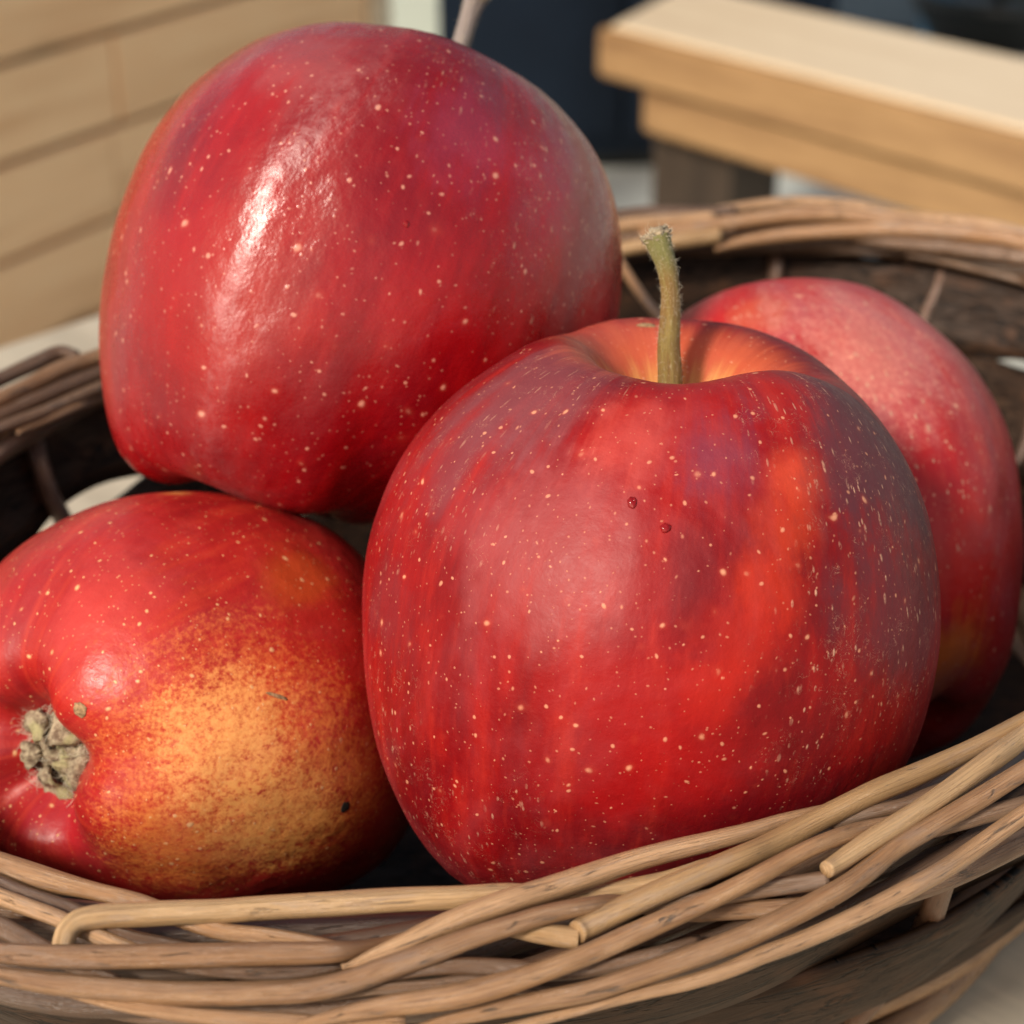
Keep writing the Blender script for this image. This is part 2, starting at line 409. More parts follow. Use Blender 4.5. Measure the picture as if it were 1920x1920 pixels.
# ------------------------------------------------------------------ basket geometry
RZ = 0.075                       # height of the woven border's middle
rimpx = [(0, 1720), (250, 1785), (500, 1805), (1000, 1790), (1450, 1672), (1900, 1462), (0, 760), (170, 705), (1170, 440), (1500, 414), (1900, 468)]
RP = [at_z(px, py, RZ) for px, py in rimpx]
def fit():
    A = np.array([[p.x**2, p.x*p.y, p.y**2, p.x, p.y] for p in RP])*1.0
    sol, *_ = np.linalg.lstsq(A, np.ones(len(RP)), rcond=None)
    a, b, c, d, e = sol
    M = np.array([[2*a, b], [b, 2*c]]); cen = np.linalg.solve(M, [-d, -e])
    k = 1 + a*cen[0]**2+b*cen[0]*cen[1]+c*cen[1]**2
    S = np.array([[a, b/2], [b/2, c]])/k
    ev, U = np.linalg.eigh(S)
    return cen, 1/np.sqrt(ev), U
cen, semi, U = fit()
print('RIM ellipse', cen, semi, U)
EC = Vector((cen[0], cen[1], 0))
E1 = Vector((U[0, 0], U[1, 0], 0)); E2 = Vector((U[0, 1], U[1, 1], 0))
if E1.cross(E2).z < 0: E2 = -E2
def ell(u, s=1.0, off=0.0):
    """point on the ellipse, scale s, pushed out by off; u in turns"""
    a = 2*math.pi*u
    p = E1*(semi[0]*s*math.cos(a)) + E2*(semi[1]*s*math.sin(a))
    n = (E1*(math.cos(a)/semi[0]) + E2*(math.sin(a)/semi[1])).normalized()
    return EC + p + n*off
NS = 720
ES = np.array([[*ell(i/NS)[:2]] for i in range(NS)])
EN = np.array([[*(ell(i/NS, 1, 0.01)-ell(i/NS))[:2]] for i in range(NS)]); EN /= np.linalg.norm(EN, axis=1)[:, None]
RA, RB = 0.0105, 0.0050          # half width / half height of the border's cross section
def rimF(p, a=RA, b=RB, rz=RZ):
    d = ES - np.array([p.x, p.y]); i = int(np.argmin((d*d).sum(1)))
    s = (np.array([p.x, p.y])-ES[i]) @ EN[i]
    return (s/a)**2 + ((p.z-rz)/b)**2 - 1
def hit(px, py, near=True):
    r = ray(px, py); ts = np.linspace(0.15, 0.30, 160) if near else np.linspace(0.29, 0.55, 200)
    best, bt = 1e9, None
    for t in ts:
        f = rimF(CAM + r*float(t))
        if f < 0: return float(t)
        if f < best: best, bt = f, float(t)
    return bt

BASKET = empty('wicker_basket', (EC.x, EC.y, 0.0), 'oval wicker basket of peeled willow and dark bark holding four apples', 'basket')
BI = BASKET.matrix_world.inverted()
def loc(P): return [BI @ p for p in P]
def rod_px(pts, layer=0.0, near=True, mat=None, name='border_rod', n=None, cutend=None, wob=0.10):
    """pts: (px, py, width px) traced along one rod of the border"""
    n = n or max(14, int(4.5*len(pts)))
    S = catmull([q if len(q) == 4 else (*q, 0.0) for q in pts], n)
    T = [hit(a, b, near) for a, b, c, dl in S]
    T = np.array(T)
    k = max(3, n//5); pad = np.pad(T, k, mode='edge')
    for _ in range(2):
        pad = np.convolve(np.pad(pad, k, mode='edge'), np.ones(2*k+1)/(2*k+1), 'valid')
    T = pad[k:-k]
    P, Rr = [], []
    for (a, b, c, dl), t in zip(S, T):
        r = c/2/F*t
        t2 = t - (layer+dl)*0.0016 + 0.0012
        P.append(CAM + ray(a, b)*float(t2)); Rr.append(max(0.0003, c/2/F*t2))
    return tube(name, loc(P), Rr, mat or M_ROD, BASKET, sides=18, wob=wob, seed=random.random()*9)

# generic border rods winding round the border's core (visible between and behind the traced ones)
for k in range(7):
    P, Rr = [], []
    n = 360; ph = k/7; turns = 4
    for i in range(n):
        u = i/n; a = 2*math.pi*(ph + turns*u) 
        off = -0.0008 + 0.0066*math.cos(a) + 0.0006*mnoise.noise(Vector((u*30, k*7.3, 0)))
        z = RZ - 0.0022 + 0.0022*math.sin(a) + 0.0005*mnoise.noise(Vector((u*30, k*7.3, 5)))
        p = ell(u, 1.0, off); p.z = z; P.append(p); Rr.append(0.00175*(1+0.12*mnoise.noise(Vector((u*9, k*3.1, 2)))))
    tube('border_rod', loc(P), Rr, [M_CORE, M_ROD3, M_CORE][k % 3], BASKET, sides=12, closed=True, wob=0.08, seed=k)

W = 1.0
front = [
 # (layer, mat, points)
 (0.6, M_ROD, [(-60, 1600, 44), (0, 1621, 47), (52, 1638, 46), (104, 1653, 42), (182, 1672, 34), (260, 1692, 34), (340, 1722, 34), (417, 1746, 34), (500, 1756, 34), (604, 1774, 32), (700, 1800, 30)]),
 (0.2, M_ROD3, [(-40, 1640, 30), (39, 1673, 30), (130, 1704, 30), (180, 1728, 30), (234, 1755, 30), (338, 1778, 30), (420, 1800, 30)]),
 (0.4, M_ROD, [(-40, 1665, 34), (0, 1682, 34), (52, 1701, 34), (104, 1720, 33), (160, 1745, 32), (230, 1775, 30), (300, 1800, 28)]),
 (0.3, M_ROD3, [(-50, 1712, 40), (0, 1737, 40), (45, 1760, 38), (90, 1784, 36), (150, 1815, 34), (220, 1845, 30)]),
 (2.3, M_ROD2, [(112, 1815, 38), (115, 1790, 40), (119, 1764, 42), (128, 1742, 43), (150, 1725, 44), (195, 1717, 46), (260, 1715, 47), (338, 1711, 47), (417, 1708, 46), (500, 1702, 46), (630, 1695, 47), (760, 1687, 46), (865, 1682, 44), (943, 1675, 38, -.3), (1010, 1676, 34, -1), (1060, 1680, 32, -1.6), (1106, 1675, 32, -1.8), (1210, 1657, 32, -1.8), (1262, 1644, 30, -1.8), (1330, 1620, 26, -2)]),
 (2.8, M_ROD, [(-60, 1782, 38), (0, 1787, 40), (60, 1792, 44), (130, 1794, 46), (260, 1794, 46), (390, 1791, 45), (500, 1788, 44), (578, 1788, 43), (630, 1785, 42), (680, 1780, 36, -1), (730, 1768, 28, -2), (790, 1750, 22, -2.4)]),
 (3.0, M_ROD, [(-60, 1818, 30), (0, 1829, 34), (104, 1845, 42), (208, 1855, 45), (312, 1862, 46), (417, 1864, 45), (500, 1862, 44), (578, 1857, 45), (656, 1840, 46), (734, 1813, 44), (812, 1785, 43), (890, 1756, 42), (969, 1731, 40), (1028, 1713, 37), (1106, 1698, 34, -.6), (1158, 1692, 30, -1.8), (1230, 1705, 28, -2.6), (1300, 1713, 32, -2.7), (1360, 1709, 34, -2.7), (1445, 1704, 34, -2.6), (1510, 1698, 32, -2.8), (1560, 1690, 28, -3)]),
 (3.2, M_ROD, [(641, 1813, 4), (665, 1806, 16), (708, 1788, 28), (760, 1767, 38), (812, 1743, 42), (891, 1712, 44), (969, 1685, 46), (1028, 1667, 46), (1106, 1641, 45), (1184, 1615, 43), (1262, 1594, 41), (1341, 1575, 36), (1410, 1557, 32, -.4), (1470, 1538, 28, -1.2), (1540, 1520, 22, -2.2), (1600, 1505, 16, -2.5)]),
 (3.6, M_ROD2, [(1081, 1748, 43), (1100, 1738, 46), (1158, 1709, 48), (1236, 1673, 47), (1315, 1639, 46), (1393, 1607, 46), (1445, 1584, 45), (1524, 1542, 44), (1628, 1490, 43), (1706, 1457, 41), (1785, 1421, 39), (1863, 1383, 36), (1915, 1356, 34), (1990, 1315, 30)]),
 (1.4, M_ROD2, [(960, 1742, 30), (1000, 1748, 36), (1040, 1753, 40), (1070, 1757, 42), (1084, 1758, 42)]),
 (3.4, M_ROD, [(560, 1922, 18), (625, 1906, 26), (680, 1895, 34), (734, 1885, 40), (838, 1870, 46), (917, 1853, 46), (990, 1831, 43), (1050, 1810, 42), (1106, 1788, 42), (1184, 1753, 42), (1262, 1719, 40), (1341, 1683, 38), (1420, 1643, 36), (1472, 1614, 34), (1524, 1588, 34), (1576, 1568, 34, -.6), (1628, 1553, 32, -1.8), (1690, 1540, 28, -2.6), (1740, 1528, 24, -2.8)]),
 (0.9, M_ROD3, [(1180, 1700, 30), (1260, 1695, 32), (1340, 1682, 34), (1400, 1672, 35), (1450, 1664, 36), (1500, 1657, 36), (1549, 1650, 36)]),
 (1.0, M_ROD3, [(1560, 1545, 22), (1615, 1526, 26), (1693, 1510, 27), (1740, 1492, 28), (1800, 1470, 28)]),
 (3.9, M_ROD2, [(1549, 1631, 32), (1570, 1618, 37), (1628, 1579, 40), (1706, 1532, 42), (1785, 1479, 43), (1863, 1422, 43), (1915, 1383, 41), (1990, 1325, 38)]),
 (3.3, M_ROD, [(700, 1950, 20), (780, 1932, 22), (833, 1915, 24), (900, 1901, 28), (950, 1890, 32), (1028, 1874, 37), (1106, 1858, 40), (1184, 1834, 42), (1262, 1807, 43), (1341, 1778, 43), (1420, 1747, 43), (1498, 1710, 43), (1576, 1668, 42), (1628, 1632, 42), (1680, 1590, 41), (1758, 1543, 40), (1837, 1497, 39), (1915, 1448, 37), (1990, 1400, 34)]),
 (3.0, M_ROD, [(930, 1935, 22), (1050, 1902, 22), (1184, 1868, 24), (1288, 1843, 28), (1367, 1818, 31), (1430, 1791, 33), (1498, 1766, 35), (1576, 1732, 37), (1654, 1694, 37), (1732, 1652, 36), (1785, 1620, 36), (1837, 1584, 36), (1915, 1530, 35), (1990, 1478, 32)]),
 (1.0, M_ROD3, [(1740, 1560, 26), (1800, 1542, 30), (1860, 1524, 32), (1915, 1510, 34), (1960, 1500, 34)]),
 (1.6, M_ROD, [(120, 1857, 20), (208, 1880, 26), (312, 1897, 30), (417, 1908, 32), (520, 1914, 32), (640, 1920, 30), (760, 1915, 26)]),
 (0.5, M_ROD3, [(560, 1860, 24, -1.5), (640, 1850, 26, -1), (760, 1822, 28), (850, 1812, 32), (950, 1815, 34), (1040, 1822, 34), (1130, 1812, 32), (1230, 1790, 30), (1310, 1765, 26, -1.5)]),
 (0.5, M_ROD3, [(600, 1870, 22, -1.5), (700, 1855, 24, -.5), (800, 1850, 28), (880, 1842, 30), (960, 1850, 26), (1050, 1868, 24), (1130, 1872, 20, -1.5)]),
 (0.6, M_ROD3, [(280, 1800, 22, -1), (360, 1815, 24), (420, 1822, 26), (520, 1826, 28), (610, 1816, 26, -.8), (680, 1800, 24, -2)]),
]
for lay, mat, pts in front: rod_px(pts, lay*0.75, True, mat)
back = [
 (0.2, M_ROD3, [(1090, 410, 24), (1162, 404, 27), (1230, 399, 28), (1310, 400, 27), (1380, 398, 22)]),
 (0.8, M_ROD, [(1300, 402, 16), (1350, 395, 20), (1430, 383, 22), (1510, 379, 23), (1591, 385, 22), (1671, 400, 20), (1740, 412, 16)]),
 (0.6, M_ROD, [(1080, 440, 26), (1166, 424, 28), (1260, 414, 28), (1340, 408, 26)]),
 (1.8, M_ROD2, [(1060, 500, 24), (1166, 468, 27), (1250, 455, 30), (1300, 448, 30), (1352, 441, 28)]),
 (1.4, M_ROD, [(1200, 442, 24), (1262, 433, 27), (1370, 418, 30), (1470, 405, 31), (1551, 401, 31), (1631, 408, 28), (1720, 424, 24), (1800, 440, 18)]),
 (2.0, M_ROD, [(1340, 466, 14), (1410, 449, 24), (1511, 437, 30), (1631, 431, 33), (1751, 432, 34), (1872, 444, 34), (1940, 458, 32), (2010, 480, 30)]),
 (1.0, M_ROD3, [(1600, 446, 20), (1671, 455, 24), (1791, 466, 28), (1920, 484, 30), (1990, 500, 28)]),
 (0.6, M_ROD3, [(1700, 474, 16), (1790, 492, 22), (1920, 524, 24), (1980, 545, 20)]),
 (0.4, M_ROD, [(1680, 405, 22), (1751, 412, 26), (1850, 424, 28), (1940, 446, 28)]),
 (0.5, M_ROD3, [(1150, 448, 18), (1260, 440, 18), (1380, 430, 18)]),
 (0.6, M_ROD3, [(-60, 742, 26), (0, 711, 29), (72, 678, 30), (112, 662, 30), (146, 668, 22)]),
 (1.4, M_ROD, [(-60, 778, 30), (0, 748, 32), (57, 722, 33), (115, 692, 33), (178, 671, 32), (260, 640, 30)]),
 (0.5, M_ROD3, [(-50, 825, 20), (0, 803, 24), (86, 771, 26), (178, 731, 26), (260, 700, 24)]),
 (1.0, M_ROD, [(30, 812, 10), (70, 796, 14), (143, 764, 16), (190, 748, 15), (260, 720, 12)]),
 (0.2, M_ROD3, [(-50, 800, 26), (20, 770, 28), (100, 735, 28), (180, 702, 28), (260, 670, 26)]),
]
for lay, mat, pts in back: rod_px(pts, lay*0.75, False, mat)

# foot ring: passes the traced point at the lower right
FZ = 0.012
fp = at_z(1800, 1778, FZ)
def gauge(p):
    q = p-EC; return math.sqrt((q.dot(E1)/semi[0])**2 + (q.dot(E2)/semi[1])**2)
FS = gauge(fp)*0.985
print('foot scale', FS)
for k in range(4):
    P, Rr = [], []; n = 300; ph = k/4+0.1; turns = 3
    for i in range(n):
        u = i/n; a = 2*math.pi*(ph - turns*u)
        p = ell(u, FS, 0.0042*math.cos(a)); p.z = FZ + 0.0042*math.sin(a) - 0.001; P.append(p); Rr.append(0.0025*(1+0.12*mnoise.noise(Vector((u*12, k*2.1, 9)))))
    tube('foot_rod', loc(P), Rr, M_ROD, BASKET, sides=12, closed=True, wob=0.08, seed=k+20)
# wall: stakes and woven bark bands
NST = 18
def wall_pt(u, h, off=0.0):
    """h: 0 at the foot, 1 at the border"""
    s = FS + (0.995-FS)*(max(h, 0)**0.68)
    p = ell(u, s, off); p.z = FZ + (RZ-0.003-FZ)*h; return p
for k in range(NST):
    u = (k+0.75)/NST
    P = [wall_pt(u+0.002*math.sin(h*9+k), h) for h in np.linspace(0.0, 0.97, 10)]
    tube('stake', loc(P), [0.0018]*10, M_STAKE, BASKET, sides=10, wob=0.1, seed=k)
bands = [(0.02, 0.33), (0.315, 0.655), (0.655, 0.985)]
def hump(u, c, w_): return max(0.0, 1-((u-c)/w_)**2)
for bi, (h0, h1) in enumerate(bands):
    n = 480; vs, fs, uv = [], [], []; m = 6
    for i in range(n):
        u = i/n
        off = 0.0016*math.sin(2*math.pi*(u*NST/2-0.75/2) + (math.pi if bi % 2 else 0) + math.pi/2)
        e0 = 0.012*mnoise.noise(Vector((u*22, bi*5.0, 1))) + 0.006*mnoise.noise(Vector((u*90, bi*5.0, 1)))
        e1 = 0.030*mnoise.noise(Vector((u*18, bi*5.0, 4))) + 0.008*mnoise.noise(Vector((u*90, bi*5.0, 4)))
        if bi == 1: e1 -= 0.01*hump(u, 0.812, 0.02)
        if bi == 2: e0 = 0.3*e0 + 0.045*hump(u, 0.811, 0.020) + 0.02*hump(u, 0.500, 0.010); e1 = 0.6*e1 - 0.05*hump(u, 0.567, 0.015)
        ring = []
        for side in (0.0006, -0.0006):
            for j in range(m):
                t = j/(m-1) if side > 0 else 1-j/(m-1)
                h = h0+e0 + (h1+e1-h0-e0)*t
                bow = 0.0006*math.sin(math.pi*t)
                p = wall_pt(u, h, off+side+bow + 0.0003*mnoise.noise(Vector((u*60, t*5, bi)))); vs.append(p); uv.append((u*0.75*6, h*0.075*6))
    M2 = 2*m
    for i in range(n):
        for j in range(M2):
            a = i*M2+j; b_ = i*M2+(j+1) % M2; c = ((i+1) % n)*M2+(j+1) % M2; d = ((i+1) % n)*M2+j
            fs.append((a, d, c, b_))
    mesh('bark_band', loc([Vector(v) for v in vs]), fs, M_BARK, BASKET, True, uv)
# base of the basket
n = 96; vs, fs = [], []
for z in (0.006, 0.009):
    for i in range(n):
        p = ell(i/n, FS*0.985); p.z = z; vs.append(p)
fs = [tuple(range(n))[::-1], tuple(range(n, 2*n))] + [(i, (i+1) % n, n+(i+1) % n, n+i) for i in range(n)]
mesh('base', loc(vs), fs, M_BARK, BASKET, False, [(v.x*6, v.y*6) for v in vs])
# loose rod inside the back wall
P = [at(1150, 470, 0.405), at(1180, 520, 0.395), at(1215, 570, 0.385), at(1260, 620, 0.375)]
P = [Vector(q) for q in catmull([tuple(p) for p in P], 14)]
tube('inner_rod', loc(P), [0.0011]*14, M_ROD, BASKET, sides=10)

# ------------------------------------------------------------------ apples
PROF = [(0, .47), (.05, .475), (.11, .53), (.20, .69), (.31, .81), (.44, .865), (.60, .83), (.78, .68), (.92, .44), (.995, .13), (.985, -.17), (.90, -.46), (.76, -.68), (.60, -.83), (.46, -.895), (.34, -.90), (.24, -.85), (.15, -.76), (.08, -.69), (0, -.67)]
def apple_obj(name, px, py, d, Rpx, axis, label, prof=PROF, sil=None, spin=0.0, rib=0.02, seed=1, zsc=1.0):
    c = at(px, py, d); R = Rpx/F*d
    z = axis.normalized(); x = (CX - z*CX.dot(z)).normalized(); y = z.cross(x)
    rot = Matrix((x, y, z)).transposed().to_4x4()
    Mw = Matrix.Translation(c) @ rot
    NR, NSG = 150, 240
    S = catmull(prof, NR)
    V = []
    for i in range(1, NR-1):
        r, zz = S[i]
        calyx = max(0, min(1, (-zz-0.1)/0.7)); stem = max(0, min(1, (zz-0.3)/0.5))*min(1, r/0.3)
        for j in range(NSG):
            a = 2*math.pi*j/NSG
            rb = 1 + rib*math.cos(5*(a+spin))*(0.35+1.3*calyx) + rib*0.5*math.cos(3*a+seed)*1.0
            zr = zz + 0.035*math.cos(3*(a+spin)+seed)*stem + rib*1.4*math.cos(5*(a+spin))*calyx*min(1, r/0.3)
            p = Vector((r*rb*math.cos(a), r*rb*math.sin(a), zr*zsc))
            nn = mnoise.noise(p*1.6+Vector((seed*7.7, 0, 0)))*0.022 + mnoise.noise(p*4+Vector((seed*3.7, 0, 0)))*0.005
            V.append(p*(1+nn*min(1, r/0.3)))
    top = Vector((0, 0, S[0][1]*zsc)); bot = Vector((0, 0, S[-1][1]*zsc))
    V = [top]+V+[bot]
    Wp = [Mw @ (v*R) for v in V]
    if sil:
        # low-frequency lumps: the fruit is not a perfect solid of revolution
        NBN = 72
        cx, cy = px, py
        tgt = [[math.atan2(-(b-cy), a-cx), math.hypot(a-cx, b-cy)] for a, b in sil]; tgt.sort()
        ta = [t[0] for t in tgt]; tr = [t[1] for t in tgt]
        ta = [ta[-1]-2*math.pi]+ta+[ta[0]+2*math.pi]; tr = [tr[-1]]+tr+[tr[0]]
        for it in range(3):
            pr = [proj(p) for p in Wp]
            mx = np.zeros(NBN)
            for (a, b, _) in pr:
                k = int((math.atan2(-(b-cy), a-cx)+math.pi)/(2*math.pi)*NBN) % NBN
                mx[k] = max(mx[k], math.hypot(a-cx, b-cy))
            f = np.array([np.interp(-math.pi+(k+0.5)*2*math.pi/NBN, ta, tr)/max(mx[k], 1) for k in range(NBN)])
            kern = np.array([1, 2, 3, 2, 1])/9
            f = np.convolve(np.concatenate([f[-2:], f, f[:2]]), kern, 'valid')
            new = []
            for p, (a, b, _) in zip(Wp, pr):
                an = (math.atan2(-(b-cy), a-cx)+math.pi)/(2*math.pi)*NBN-0.5
                k0 = int(math.floor(an)); t = an-k0
                ff = f[k0 % NBN]*(1-t)+f[(k0+1) % NBN]*t
                q = p-c; lat = q-CT*q.dot(CT); rl = lat.length/R
                wgt = min(1, (rl/0.85)); wgt = wgt*wgt*(3-2*wgt)
                new.append(c + CT*q.dot(CT) + lat*(1+(ff-1)*wgt))
            Wp = new
    e = empty(name, c, label, 'apple')
    e.matrix_world = Mw
    bpy.context.view_layer.update()
    Wi = Mw.inverted(); vs = [Wi @ p for p in Wp]
    fs = []
    for j in range(NSG): fs.append((0, 1+j, 1+(j+1) % NSG))
    for i in range(NR-3):
        for j in range(NSG):
            a = 1+i*NSG+j; b_ = 1+i*NSG+(j+1) % NSG; c_ = 1+(i+1)*NSG+(j+1) % NSG; d_ = 1+(i+1)*NSG+j
            fs.append((a, d_, c_, b_))
    k = 1+(NR-3)*NSG
    for j in range(NSG): fs.append((k+j, len(vs)-1, k+(j+1) % NSG))
    o = mesh('flesh', vs, fs, None, e, True)
    from mathutils.bvhtree import BVHTree
    bvh = BVHTree.FromPolygons([tuple(v) for v in vs], fs)
    def surf(px_, py_):
        """local surface point seen at a pixel of the photo"""
        org = Wi @ CAM; dr = (Wi.to_3x3() @ ray(px_, py_)).normalized()
        h = bvh.ray_cast(org, dr)
        if h[0] is None:
            h = bvh.find_nearest(org + dr*((c-CAM).length))
        return h[0], h[1]
    return dict(e=e, o=o, R=R, surf=surf, Mw=Mw, Wi=Wi, c=c)

def skin_mat(name, ap, base=(0.40, 0.010, 0.012), deep=(0.22, 0.006, 0.012), bright=(0.60, 0.035, 0.015), patches=(), rough=0.33, lent=1.0, ls=1.0, cavity=None, aniso=0.0, arot=0.0, spec=0.42, scuff=(), bloom=0.25, seed=0.0, coat=0.0, mottle=(), dots=(0.72, 0.31, 0.18)):
    R = ap['R']; b = NB(name); v0 = b.coord('Object'); v = b.vmath('SCALE', v0, (0, 0, 0), 1.0/R)
    off = b.vmath('ADD', v, (seed, seed*0.7, -seed))
    d = b.vmath('NORMALIZE', v); s = b.sep(v)
    rho = b.math('SQRT', b.math('ADD', b.math('MULTIPLY', s[0], s[0]), b.math('MULTIPLY', s[1], s[1])))
    cx = b.math('DIVIDE', s[0], rho); cy = b.math('DIVIDE', s[1], rho)
    zz = b.math('ADD', b.math('MULTIPLY', s[2], 1.0), seed)
    st = b.comb(cx, cy, b.math('MULTIPLY', zz, 0.22))
    streak = b.noise(st, 7.0, 5.0, 0.62)                # meridian streaks
    streakf = b.noise(st, 26.0, 3.0, 0.6)
    soft = b.noise(off, 1.5, 3.0, 0.5)
    mot = b.noise(off, 26.0, 5.0, 0.7)
    col = b.mix(b.ramp(b.math('ADD', b.math('MULTIPLY', soft, 0.6), b.math('MULTIPLY', streak, 0.4)), 0.38, 0.62), deep, base)
    col = b.mix(b.ramp(streak, 0.48, 0.85, 0, 0.42), col, bright)
    col = b.mix(b.ramp(streakf, 0.5, 0.85, 0, 0.22), col, bright)
    # colour patches, the skin's own plus painted sheen and shade: (px, py, radius, colour, amount, mottled)
    wn = b.noise(off, 2.6, 6.0, 0.66)
    fine = b.noise(off, 60.0, 3.0, 0.7)
    def region(px_, py_, rad, warp=0.35):
        p, _ = ap['surf'](px_, py_); p = p/R
        di = b.vmath('DISTANCE', v, tuple(p))
        di = b.math('ADD', di, b.math('MULTIPLY', b.math('SUBTRACT', wn, 0.5), warp*rad*4.5))
        di = b.math('ADD', di, b.math('MULTIPLY', b.math('SUBTRACT', streak, 0.5), warp*rad*4))
        return b.ramp(di, rad, rad*0.25)
    for (px_, py_, rad, c_, amt) in patches:
        col = b.mix(b.math('MULTIPLY', region(px_, py_, rad), amt), col, c_)
    for (px_, py_, rad, c_, amt) in mottle:
        mk = b.math('MULTIPLY', region(px_, py_, rad, 0.12), amt)
        th = b.math('ADD', b.math('MULTIPLY', mk, 0.95), b.math('ADD', b.math('MULTIPLY', b.math('SUBTRACT', mot, 0.5), 1.5), b.math('ADD', b.math('MULTIPLY', b.math('SUBTRACT', fine, 0.5), 1.7), b.math('MULTIPLY', b.math('SUBTRACT', streakf, 0.5), 0.6))))
        col = b.mix(b.math('MULTIPLY', b.ramp(th, 0.05, 1.15), b.ramp(mk, 0.0, 0.35)), col, c_)
    if cavity:
        up_ = b.ramp(s[2], 0.2, 0.45)
        rw = b.math('ADD', rho, b.math('MULTIPLY', b.math('SUBTRACT', streak, 0.5), 0.28))
        col = b.mix(b.math('MULTIPLY', b.math('MULTIPLY', b.ramp(rw, 0.50, 0.30), up_), 0.8), col, cavity[0])
        col = b.mix(b.math('MULTIPLY', b.math('MULTIPLY', b.ramp(rw, 0.31, 0.17), up_), 0.85), col, cavity[1])
    # lenticels
    vv = b.vmath('ADD', off, b.vmath('SCALE', b.noise(off, 8.0, 2.0, 0.5, 0, True), (0, 0, 0), 0.06))
    def lens(scale, t0, t1, amt, vec=vv):
        o_ = b.voro(vec, scale); rnd = b.sep(o_[1])[0]
        thr = b.math('MULTIPLY', b.ramp(rnd, 0.15, 1.0, 0.35, 1.0, False), t1)
        return b.math('MULTIPLY', b.ramp(o_[0], thr, b.math('MULTIPLY', thr, t0)), amt)
    l1 = lens(9.0*ls, 0.25, 0.16, 0.9*lent); l2 = lens(20.0*ls, 0.4, 0.20, 0.75*lent); l3 = lens(42.0*ls, 0.4, 0.24, 0.45*lent)
    halo = lens(9.0*ls, 0.1, 0.30, 0.20*lent)
    col = b.mix(halo, col, (0.62, 0.08, 0.04))
    big = b.math('MAXIMUM', l1, b.math('MAXIMUM', l2, l3))
    col = b.mix(big, col, dots)
    # dashes stretched along the meridian
    dash = b.mix  # placeholder to keep names short
    dv = b.comb(b.math('MULTIPLY', cx, 1.0), b.math('MULTIPLY', cy, 1.0), b.math('MULTIPLY', b.math('ADD', zz, b.math('MULTIPLY', soft, 0.2)), 0.45))
    dl = b.math('MAXIMUM', b.ramp(b.voro(dv, 34.0)[0], 0.20, 0.10), b.ramp(b.voro(dv, 19.0)[0], 0.17, 0.09, 0, 0.7))
    sm = None
    for (px_, py_, rad, amt) in scuff:
        r_ = b.math('MULTIPLY', region(px_, py_, rad, 0.5), amt)
        sm = r_ if sm is None else b.math('MAXIMUM', sm, r_)
    hgt = b.math('MULTIPLY', big, 0.5)
    if sm is not None:
        scr = b.noise(b.vmath('ADD', off, b.vmath('SCALE', b.noise(off, 14.0, 2.0, 0.5, 0, True), (0, 0, 0), 0.15)), 17.0, 3.0, 0.6, 1.5)
        scr = b.ramp(b.math('ABSOLUTE', b.math('SUBTRACT', scr, 0.5)), 0.012, 0.003)
        scr = b.math('MULTIPLY', scr, b.ramp(b.noise(off, 9.0, 2.0, 0.6), 0.48, 0.62))
        mm = b.math('MULTIPLY', sm, b.math('MAXIMUM', b.math('MULTIPLY', dl, b.ramp(mot, 0.40, 0.58)), b.math('MULTIPLY', scr, 0.45)))
        col = b.mix(b.math('MULTIPLY', mm, 0.75), col, (0.66, 0.36, 0.24))
        hgt = b.math('ADD', hgt, b.math('MULTIPLY', mm, 0.8))
    # waxy bloom: a thin dusty film with its own cloudy shape
    bl = b.ramp(b.noise(b.map(off, (1, 1, 0.8), (3, 1, 5)), 2.1, 5.0, 0.62, 0.6), 0.42, 0.72)
    fil = b.math('MULTIPLY', bl, bloom)
    col = b.mix(fil, col, (0.40, 0.13, 0.15))
    pore = b.noise(off, 90.0, 3.0, 0.6)
    wavy = b.noise(off, 16.0, 3.0, 0.55)
    nrm = b.bump(b.math('ADD', pore, b.math('MULTIPLY', mot, 1.2)), 0.16, 0.00022)
    nrm = b.bump(hgt, 0.35, 0.00018, nrm)
    nrm = b.bump(wavy, 0.30, 0.0005, nrm)
    nrm = b.bump(b.noise(off, 3.2, 2.0, 0.5), 0.5, 0.0016, nrm)
    rr = b.math('ADD', b.ramp(mot, 0.3, 0.7, rough-0.05, rough+0.06), b.math('MULTIPLY', bl, 0.14))
    b.P(Base_Color=col, Roughness=rr, Specular_IOR_Level=spec, IOR=1.45, Normal=nrm)
    if aniso:
        tg = b.t.nodes.new('ShaderNodeTangent'); tg.direction_type = 'RADIAL'; tg.axis = 'Z'
        b.P(Anisotropic=aniso, Anisotropic_Rotation=arot, Tangent=tg.outputs[0])
    if coat: b.P(Coat_Weight=coat, Coat_Roughness=0.16, Coat_IOR=1.5)
    b.p.inputs['Sheen Weight'].default_value = 0.0; b.p.inputs['Sheen Roughness'].default_value = 0.4
    ap['o'].data.materials.append(b.m)
    return b.m

